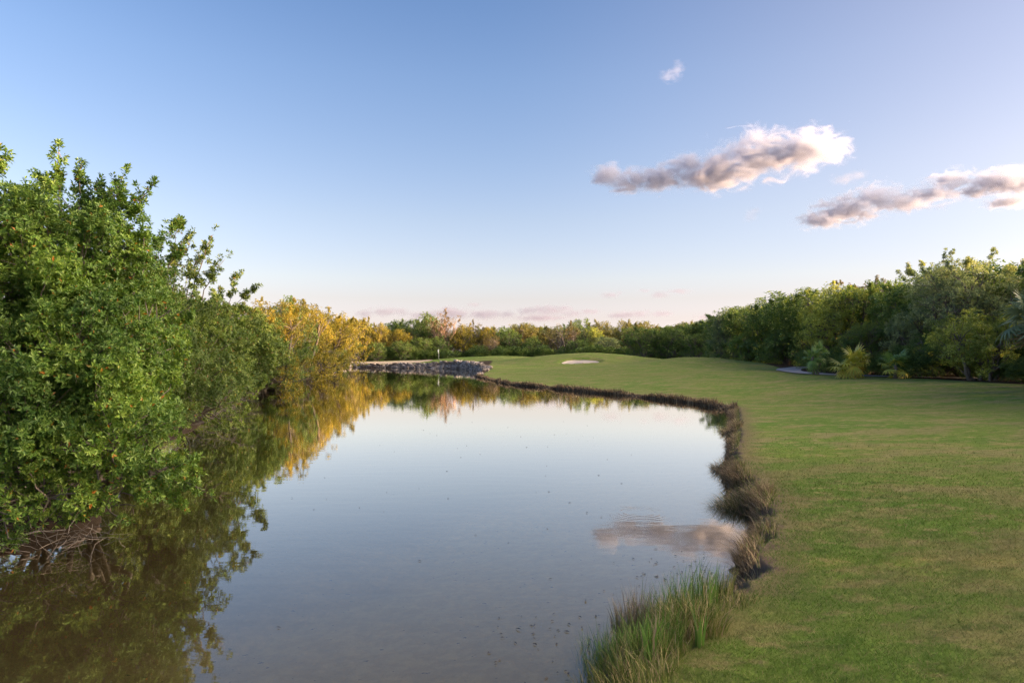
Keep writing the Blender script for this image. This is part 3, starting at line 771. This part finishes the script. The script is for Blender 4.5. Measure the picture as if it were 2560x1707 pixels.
def palm_leaf(name, a, b):
    t = NT(name); c = t.mix(t.island(), a, b)
    x = t.bsdf(c, .4, .4); tr = t.n('ShaderNodeBsdfTranslucent'); t.l(c, tr.inputs[0])
    mx = t.n('ShaderNodeMixShader'); mx.inputs[0].default_value = .3; t.l(x, mx.inputs[1]); t.l(tr.outputs[0], mx.inputs[2])
    return t.surf(mx.outputs[0])
PG = palm_leaf('green palm leaf', (.13, .23, .05), (.23, .34, .08))
PY = palm_leaf('yellow palm leaf', (.42, .36, .05), (.62, .42, .06))
PO = palm_leaf('golden green palm leaf', (.38, .42, .06), (.60, .52, .09))
PD = palm_leaf('dull dead palm leaf', (.22, .17, .12), (.32, .26, .18))
PB = palm_leaf('blue green palm leaf', (.13, .19, .10), (.21, .27, .15))
def palm(label, px, Y, stems, fr, seed, mats, nfr=22, pl=.7, dead=2):
    x = at(px, Y); z = zland(x, Y); e = empty('fan_palm', (x, Y, z)); tag(e, label, 'palm', 'fan palms at the wood edge')
    r = np.random.default_rng(seed)
    for sx, sy, h in stems:
        p = bend_path((sx*.5, sy*.5, -.1), (sx, sy, h), r, 7, .03)
        v, f = tubes_mesh([(p, np.array([.16, .13, .12, .12, .11, .12, .08]))], 8)
        obj('trunk', mesh('trunk', v, f, M['bark'], True), e)
        for k in range(nfr):
            g = k/nfr
            v, f = frond_mesh(r, pl*r.uniform(.8, 1.15), fr*r.uniform(.85, 1.1), .15+.75*g)
            fo = obj('frond', mesh('frond', v, f, mats[0] if g < .45 else mats[1] if g < .8 else mats[2]), e, (sx, sy, h-.25*g))
            fo.rotation_euler = (0, -R(62-95*g+r.uniform(-10, 10))+R(40), k*2.39996)
        for k in range(dead):
            v, f = frond_mesh(r, pl*.8, fr*.8, 1.2, 11)
            fo = obj('dead_frond', mesh('dead_frond', v, f, PD), e, (sx, sy, h-.35)); fo.rotation_euler = (0, R(95), k*2.6+seed)
palm('green fan palm with two stout trunks beside the cart path', 2040, 56.5, [(-.25, 0, 1.5), (.4, .2, 1.75)], .75, 31, (PG, PG, PG), 13, .55, 1)
palm('bushy golden yellow fan palm, the widest of the palms', 2128, 50.2, [(-.35, 0, .8), (.5, .1, 1.3), (.05, -.3, 1.1)], .9, 32, (PO, PO, PY), 13, .7, 1)
palm('small fan palm with arching green fronds on a short trunk, right of the golden one', 2238, 48., [(0, 0, .95)], .8, 33, (PG, PO, PO), 14, .8, 1)
palm('tall blue green fan palm cut by the right edge of the picture', 2572, 37., [(0, 0, 3.7)], 1.15, 34, (PB, PB, PB), 18, .9, 4)

# ------------------------------------------------------------------ grass
def blades(P, H, W, lean, r, segs=4, curve=.6, ldir=None):
    """ribbon blades: root points, heights, widths, lean amount; ldir: preferred lean direction (n,2)"""
    n = len(P)
    a = r.uniform(0, 2*pi, n); d = np.stack([np.cos(a), np.sin(a)], -1)
    if ldir is not None: d = nrm(d*.75+ldir)
    t = np.linspace(0, 1, segs+1)
    lean = np.broadcast_to(lean, (n,))*r.uniform(.4, 1.5, n)
    out = lean[:, None]*H[:, None]*t**1.8
    zz = H[:, None]*(t-curve*lean[:, None]*.45*t**2.6)
    c = np.stack([P[:, 0, None]+d[:, 0, None]*out, P[:, 1, None]+d[:, 1, None]*out, P[:, 2, None]+zz], -1)
    b = r.uniform(0, 2*pi, n); s = np.stack([np.cos(b), np.sin(b), 0*b], -1)[:, None]*(W[:, None]*.5*(1-t**1.6*.96))[..., None]
    V = np.concatenate([c-s, c+s], 1).reshape(-1, 3); m = 2*(segs+1)
    q = np.arange(segs); f0 = np.stack([q, q+1, q+1+segs+1, q+segs+1], -1)
    return V, (np.arange(n)[:, None, None]*m+f0).reshape(-1, 4)

def blade_mat(name, stops, nscale=1.2, trans=.3):
    t = NT(name); c = t.ramp(t.island(), stops)
    g = t.noise(t.coord(), nscale, 3.); c = t.mix(t.step(g, .4, .65), c, t.mix(1., c, (.72, .7, .66), 'MULTIPLY'))
    a = t.bsdf(c, .6, .2); tr = t.n('ShaderNodeBsdfTranslucent'); t.l(c, tr.inputs[0])
    mx = t.n('ShaderNodeMixShader'); mx.inputs[0].default_value = trans; t.l(a, mx.inputs[1]); t.l(tr.outputs[0], mx.inputs[2])
    return t.surf(mx.outputs[0])

def turf():
    r = np.random.default_rng(41); n = 680000
    rr = 3.2*(34/3.2)**r.random(n); aa = np.radians(r.uniform(-10, 58, n))
    x = rr*np.sin(aa); y = rr*np.cos(aa)
    z, sd = lay(x, y)
    ok = (sd > .22) & (r.random(n) < sm((sd-.1)/.5)*(1-.995*sm((rr-7)/15))); x, y, z, rr = x[ok], y[ok], z[ok], rr[ok]; n = len(x)
    far = np.minimum(2., np.maximum(1, rr/6))
    H = r.uniform(.018, .045, n)*np.minimum(far, 2.2)**.5; W = r.uniform(.003, .006, n)*far
    v, f = blades(np.stack([x, y, z-.004], -1), H, W, .9, r, 1, .5)
    t = NT('mown grass blade'); p = t.pos()
    c = lawn_colour(t, p)
    i = t.island()
    c = t.mix(t.step(i, .84, .9), c, (.28, .26, .12))
    c = t.mix(t.step(i, .3, .0, 0., .7), c, (.055, .11, .018))
    a = t.bsdf(c, .7, .12); tr = t.n('ShaderNodeBsdfTranslucent'); t.l(c, tr.inputs[0])
    mx = t.n('ShaderNodeMixShader'); mx.inputs[0].default_value = .25; t.l(a, mx.inputs[1]); t.l(tr.outputs[0], mx.inputs[2])
    o = obj('grass', mesh('grass', v, f, t.surf(mx.outputs[0]))); tag(o, 'short mown grass with straw coloured patches', 'grass', kind='stuff')
turf()

DRY = blade_mat('dry bank grass', [(0, (.10, .072, .045)), (.4, (.21, .15, .095)), (.8, (.33, .255, .165)), (1, (.42, .35, .23))])
TAN = blade_mat('tan bank grass', [(0, (.16, .12, .07)), (.5, (.31, .235, .14)), (.8, (.42, .34, .21)), (.95, (.17, .22, .06))])
REED = blade_mat('green reed', [(0, (.07, .14, .025)), (.5, (.13, .25, .045)), (.8, (.21, .30, .08)), (.92, (.32, .25, .14)), (1, (.4, .33, .2))])
MIXG = blade_mat('mixed shore grass', [(0, (.08, .11, .025)), (.45, (.15, .20, .045)), (.7, (.27, .25, .09)), (1, (.42, .33, .2))])

def along(y0, y1, side_sel, per_m, r, wid):
    """points on the right bank between two distances along the shore, with outward (to water) directions"""
    pts = SP[:, :2]; keep = []
    for k in range(len(pts)):
        a, b = pts[k], pts[(k+1) % len(pts)]
        if y0 <= a[1] <= y1 and a[0] > -4.6: keep.append((a, b))
    P, D = [], []
    for a, b in keep:
        ln = np.linalg.norm(b-a); n = r.poisson(ln*per_m)
        t = r.random(n)[:, None]; q = a+(b-a)*t
        d = (b-a)/max(ln, 1e-6); nin = np.array([-d[1], d[0]])
        mid = (a+b)/2
        if shore(np.array([mid[0]+nin[0]*.1]), np.array([mid[1]+nin[1]*.1]))[0][0] < 0: nin = -nin
        P.append(q+nin*(r.random(n)**1.3*wid)[:, None]); D.append(np.repeat(-nin[None], n, 0))
    return np.concatenate(P), np.concatenate(D)

def fringe(label, y0, y1, per_m, h0, h1, w, mat, seed, wid=.5, lean=.5, ld=.5, lump=.5):
    r = np.random.default_rng(seed)
    P, D = along(y0, y1, None, per_m, r, wid)
    z, sd = lay(P[:, 0], P[:, 1])
    n = len(P)
    lum = .5+.5*np.sin(P[:, 0]*1.9+P[:, 1]*1.3+2*np.sin(P[:, 1]*.6)); 
    H = r.uniform(h0, h1, n)*(1-lump+lump*2*lum*r.uniform(.6, 1, n))
    v, f = blades(np.concatenate([P, np.maximum(z, 0)[:, None]-.01], 1), H, np.full(n, w)*r.uniform(.7, 1.3, n), lean, r, 4, .7, D*ld)
    o = obj('bank_grass', mesh('bank_grass', v, f, mat)); tag(o, label, 'grass', kind='stuff')
fringe('dark brown dry grass along the far bank under the fairway', 28, 84, 300, .06, .30, .035, DRY, 51, .32, .35, .2, .8)
fringe('tan and brown grass hanging over the near bank', 6.6, 30, 240, .08, .28, .011, TAN, 52, .22, .8, .5, .7)
fringe('dark dead grass drooping to the waterline of the near bank', 6.6, 30, 260, .12, .26, .011, DRY, 53, .15, .9, .9, .6)
fringe('green and straw grass along the top of the near bank', 8, 30, 200, .07, .2, .010, MIXG, 55, .3, .5, .2, .6)
fringe('mixed shore grass in the bottom corner', 3.6, 6.6, 1000, .06, .24, .008, MIXG, 54, .6, .5, .3, .4)

def clump(name, label, cat, x, y, rx, ry, n, h0, h1, w, mat, seed, lean=.35, ld=None, extra=None, group=None):
    r = np.random.default_rng(seed)
    a = r.uniform(0, 2*pi, n); q = np.sqrt(r.random(n))
    P = np.stack([np.cos(a)*rx*q, np.sin(a)*ry*q], -1)
    z, sd = lay(x+P[:, 0], y+P[:, 1])
    H = r.uniform(h0, h1, n)*(1-.35*q)
    D = P/np.array([rx, ry])*.8
    if ld is not None: D = D+np.array(ld)
    base = zland(x, y)
    v, f = blades(np.concatenate([P, (z-base)[:, None]-.01], 1), H, r.uniform(.7, 1.3, n)*w, lean, r, 5, .7, D)
    o = obj(name, mesh(name, v, f, mat), None, (x, y, base)); tag(o, label, cat, group)
    return o
clump('grass_tussock', 'dark green and brown tussock bulging from the near bank over the water', 'grass tussock', 3.66, 11.2, .32, .42, 1000, .3, .6, .011, blade_mat('tussock grass', [(0, (.09, .12, .04)), (.4, (.18, .20, .08)), (.7, (.27, .20, .13)), (1, (.40, .31, .21))]), 61, .75, (-.75, -.1))
clump('grass_tussock', 'long tan grass tuft trailing down the bank right of the dark green tussock', 'grass tussock', 3.92, 10.9, .10, .5, 420, .3, .52, .010, TAN, 62, .6, (-.15, -.5))
clump('grass_tussock', 'tan grass tuft on the bank halfway to the far bend', 'grass tussock', 4.52, 14.8, .12, .5, 400, .25, .45, .011, TAN, 63, .6, (-.5, 0))
clump('grass_tussock', 'pinkish brown grass tuft on the bank corner at the far bend', 'grass tussock', 6.9, 21.6, .15, 1.1, 600, .25, .5, .014, TAN, 64, .6, (-.4, 0))
clump('grass_tussock', 'brown seeding grass clump standing in the shallows left of the green reeds', 'grass tussock', 1.12, 6.25, .19, .18, 420, .32, .68, .007, TAN, 65, .22)
clump('grass_tussock', 'brown grass clump on the bank right of the green reeds', 'grass tussock', 1.95, 6.55, .17, .18, 380, .28, .6, .007, MIXG, 66, .25)
clump('reed_clump', 'thin bright green reeds rising from the shallows between two brown clumps', 'reeds', 1.52, 6.2, .36, .22, 340, .35, .66, .008, REED, 67, .18)
clump('reed_clump', 'green reeds in the bottom corner nearest the camera', 'reeds', .95, 5.35, .38, .4, 560, .22, .46, .009, REED, 68, .3)
clump('reed_clump', 'mixed green and straw reeds on the near bank below the brown clump', 'reeds', 1.4, 5.6, .36, .33, 640, .18, .40, .009, MIXG, 69, .4)
clump('reed_clump', 'sparse green reeds at the left end of the shore growth', 'reeds', .76, 5.75, .22, .3, 180, .25, .5, .008, REED, 70, .25)
clump('blade_plant', 'broad bladed bright green plant low in the bottom corner', 'reeds', 1.02, 4.95, .06, .05, 16, .35, .5, .022, REED, 71, .2)
clump('blade_plant', 'broad bladed green plant right of the reeds', 'reeds', 1.72, 6.05, .05, .05, 12, .4, .52, .018, REED, 72, .18)
clump('blade_plant', 'broad bladed green plant in the middle of the mixed reeds', 'reeds', 1.42, 5.2, .06, .05, 14, .3, .46, .02, REED, 73, .2)

# floating bits near the reeds and on the open water
def debris():
    r = np.random.default_rng(81); n = 110
    P = np.concatenate([np.stack([r.normal(2.0, .42, n), r.normal(7.6, .55, n)], -1), np.stack([r.uniform(-4, 3, 70), r.uniform(6, 26, 70)], -1), np.stack([r.uniform(-.2, 1., 60), r.uniform(5., 6.6, 60)], -1)])
    sd = shore(P[:, 0], P[:, 1])[0]; P = P[sd < -.03]; n = len(P)
    a = r.uniform(0, 6.28, n); D = np.stack([np.cos(a), np.sin(a), r.uniform(0, .25, n)], -1)
    v, f = leaf_quads(np.concatenate([P, np.full((n, 1), .006)], 1), D, np.tile([0, 0, 1.], (n, 1)), r.uniform(.015, .07, n), r.uniform(.008, .022, n))
    o = obj('floating_debris', mesh('floating_debris', v, f, plain('wet dead leaf', (.04, .03, .02), .6))); tag(o, 'dark bits of dead leaf floating on the pond', 'floating leaves', kind='stuff')
debris()

# ------------------------------------------------------------------ clouds
SUN_AZ, SUN_EL = 93., 6.0
EXPO = 1.75
def hash_(v):
    return math.sin(v[0]*12.9898+v[1]*78.233)*.5+.5
def cloud(label, Y, puffs, dens, seed, nscale=1., group=None, edge=.55, colr=(.57, .60, .735), grow=1.02):
    """puffs: (px, py, half width px, half height px, depth factor) as ellipsoids at distance Y; one volume"""
    k = Y/F
    cs = []
    for px, py, w, h, dp in puffs:
        x, z = at(px, Y, py); cs.append((x, Y+(hash_((px, py))-.5)*1.2*h*k, z, w*k, max(w, h)*k*dp, h*grow*k))
    cs = np.array(cs); mn = (cs[:, :3]-cs[:, 3:]*1.25).min(0); mx_ = (cs[:, :3]+cs[:, 3:]*1.25).max(0)
    c = (mn+mx_)/2; hd = (mx_-mn)/2
    q = np.array([(x, y, z) for x in (-1, 1) for y in (-1, 1) for z in (-1, 1)], float)*hd
    fc = np.array([[0, 1, 3, 2], [4, 6, 7, 5], [0, 4, 5, 1], [2, 3, 7, 6], [0, 2, 6, 4], [1, 5, 7, 3]])
    t = NT('cloud vapour'); p = t.coord()
    s = None
    for e in cs:
        d = t.vmath('LENGTH', t.vmath('DIVIDE', t.vmath('SUBTRACT', p, tuple(e[:3]-c)), tuple(e[3:])))
        s = d if s is None else t.math('SMOOTH_MIN', s, d, .25)
    size = float(cs[:, 5].max())
    pn = t.vmath('ADD', p, (seed*531., seed*77., 0))
    n1 = t.noise(t.scl(pn, (.55, .55, 1.)), nscale*1.5/size, 8., .66, .8)
    f = t.math('SUBTRACT', t.math('ADD', 1.0, t.math('MULTIPLY', t.math('SUBTRACT', n1, .5), 4.2*edge)), s)
    f = t.math('MULTIPLY', t.step(f, .0, .9), dens)
    vol = t.n('ShaderNodeVolumePrincipled'); vol.inputs['Color'].default_value = (*colr, 1); vol.inputs['Anisotropy'].default_value = .15
    t.l(f, vol.inputs['Density']); t.l(vol.outputs[0], t.out.inputs['Volume'])
    o = obj('cloud', mesh('cloud', q, fc, t.m), None, tuple(c)); tag(o, label, 'cloud', group)
    return o
GC = 'clouds over the right half of the sky'; GH = 'small clouds low over the horizon'
cloud('largest cloud, dark lavender on its left and bright peach white at its right end', 2600,
      [(1520, 440, 45, 24, 1.), (1580, 450, 55, 30, 1.), (1640, 450, 50, 34, 1.), (1690, 430, 40, 34, 1.), (1730, 415, 40, 34, 1.), (1790, 432, 100, 42, .8), (1890, 400, 110, 52, .7), (1990, 385, 95, 48, .7), (2070, 372, 60, 34, .8)], .038, 3, 1.2, GC, 1.0)
cloud('long ragged pink and lavender cloud slanting up above the right hand trees', 2600,
      [(2060, 548, 60, 20, 1.), (2130, 520, 75, 34, .9), (2200, 490, 60, 32, .9), (2250, 510, 60, 22, .9), (2325, 488, 60, 26, .9), (2375, 452, 45, 26, 1.), (2425, 482, 40, 14, 1.)], .04, 5, 1.3, GC, 1.05)
cloud('dark cloud cut by the right edge of the picture', 2600, [(2480, 458, 70, 26, 1.), (2570, 452, 80, 32, 1.), (2530, 505, 60, 12, 1.)], .038, 7, 1.3, GC, 1.0)
cloud('tiny pale wisp alone high in the sky', 2600, [(1672, 195, 30, 16, 1.), (1694, 176, 16, 24, 1.)], .005, 9, 1.2, GC, .75)
cloud('small round white puff between the two large clouds', 2600, [(1873, 542, 20, 22, 1.), (1890, 527, 16, 12, 1.)], .006, 11, 1.2, GC, .6)
cloud('small dim wisp above the long ragged cloud', 2600, [(2105, 452, 30, 13, 1.), (2140, 440, 28, 11, 1.)], .009, 13, 1.2, GC, .8, (.42, .44, .54))
for lb, pf, sd in [
    ('lavender grey flat cloud over the golden trees of the left bank', [(910, 785, 34, 9, 1.), (965, 780, 44, 11, 1.), (1000, 778, 26, 9, 1.)], 21),
    ('long lavender cloud behind the rosy tree', [(1060, 788, 45, 10, 1.), (1130, 784, 60, 13, 1.), (1210, 786, 55, 11, 1.), (1265, 787, 32, 8, 1.)], 23),
    ('brightest peach topped cloud low over the middle of the far row', [(1320, 778, 34, 9, 1.), (1370, 776, 46, 12, 1.), (1405, 768, 30, 8, 1.), (1350, 795, 70, 7, 1.)], 25),
    ('flat pinkish cloud low to the right of the brightest low one', [(1430, 784, 36, 8, 1.), (1475, 779, 34, 6, 1.)], 27),
    ('flat lavender cloud above the largest dark dome', [(1560, 787, 46, 8, 1.), (1600, 785, 34, 7, 1.), (1655, 784, 34, 7, 1.)], 29),
    ('tiny pink wisp above the long lavender cloud', [(1185, 762, 22, 5, 1.)], 31),
    ('thin pinkish wisp higher above the far row', [(1525, 737, 30, 6, 1.), (1548, 731, 14, 4, 1.)], 33),
    ('row of faint pink wisps left of the first tall right hand tree', [(1650, 737, 26, 8, 1.), (1700, 728, 34, 5, 1.), (1610, 726, 20, 4, 1.)], 35),
    ('pale wisp behind the tree tops where the far row meets the lawn edge', [(1760, 792, 26, 6, 1.)], 37)]:
    cloud(lb, 11000, pf, .0024, sd, .8, GH, .8, (.26, .25, .36), 1.4)

# ------------------------------------------------------------------ sun and sky
saz, sel = R(SUN_AZ), R(SUN_EL)
sdir = Vector((math.sin(saz)*math.cos(sel), math.cos(saz)*math.cos(sel), math.sin(sel)))
sl = bpy.data.lights.new('sun', 'SUN'); sl.energy = 5.0; sl.angle = R(.6); sl.color = (1., .59, .27)
so = bpy.data.objects.new('sun', sl); col.objects.link(so); so.rotation_euler = sdir.to_track_quat('Z', 'Y').to_euler(); so.location = (60, -20, 40)

w = bpy.data.worlds.new('World'); sc.world = w; w.use_nodes = True
class WT(NT):
    def __init__(s): s.t = w.node_tree
t = WT(); bg = w.node_tree.nodes['Background']
sky = t.n('ShaderNodeTexSky', sky_type='NISHITA'); sky.sun_disc = False; sky.sun_elevation = sel; sky.sun_rotation = saz
gen = t.n('ShaderNodeTexCoord').outputs['Generated']
sx = t.n('ShaderNodeSeparateXYZ'); t.l(gen, sx.inputs[0])
K = 6.5
stops = [(0., (1.9, 2.25, 6.5)), (.023, (1.24, 1.38, 3.5)), (.052, (1.09, 1.045, 2.0)), (.081, (1.10, .98, 1.5)), (.11, (1.17, 1.055, 1.45)), (.195, (1.135, 1.05, 1.36)),
         (.275, (1.035, 1.025, 1.36)), (.374, (.92, .99, 1.37)), (.458, (.77, .90, 1.32)), (1., (.72, .85, 1.3))]
rp = t.ramp(sx.outputs[2], [(p, tuple(v/K for v in c)) for p, c in stops])
c = t.vmath('MULTIPLY', sky.outputs[0], t.vmath('SCALE', rp, K))
# glow round a low sun, plus a strong unseen part added for ambient light
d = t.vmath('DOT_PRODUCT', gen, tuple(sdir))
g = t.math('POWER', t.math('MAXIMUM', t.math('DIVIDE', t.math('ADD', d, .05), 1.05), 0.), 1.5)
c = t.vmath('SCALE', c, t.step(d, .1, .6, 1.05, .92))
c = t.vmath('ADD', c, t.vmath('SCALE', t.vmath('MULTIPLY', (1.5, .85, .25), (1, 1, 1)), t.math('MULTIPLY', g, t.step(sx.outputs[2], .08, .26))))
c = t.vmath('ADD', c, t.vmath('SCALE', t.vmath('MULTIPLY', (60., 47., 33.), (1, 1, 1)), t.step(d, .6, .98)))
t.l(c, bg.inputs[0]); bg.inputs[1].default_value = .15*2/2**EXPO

# ------------------------------------------------------------------ camera and render settings
cam = bpy.data.cameras.new('camera'); co = bpy.data.objects.new('camera', cam); col.objects.link(co); sc.camera = co
co.location = (0, 0, CAMZ); co.rotation_euler = (R(90), 0, 0)
cam.lens = 24; cam.sensor_width = 36; cam.shift_y = (HY-853.5)/2560; cam.clip_start = .1; cam.clip_end = 40000
vs = sc.view_settings; vs.view_transform = 'Standard'; vs.look = 'None'; vs.exposure = EXPO; vs.gamma = 1.
cy = sc.cycles
cy.use_denoising = True; cy.denoiser = 'OPENIMAGEDENOISE'; cy.denoising_input_passes = 'RGB_ALBEDO_NORMAL'; cy.denoising_prefilter = 'NONE'
cy.max_bounces = 8; cy.diffuse_bounces = 4; cy.glossy_bounces = 3; cy.transmission_bounces = 4; cy.transparent_max_bounces = 12; cy.volume_bounces = 2
cy.caustics_reflective = False; cy.caustics_refractive = False
cy.sample_clamp_indirect = 8.
cy.volume_max_steps = 256
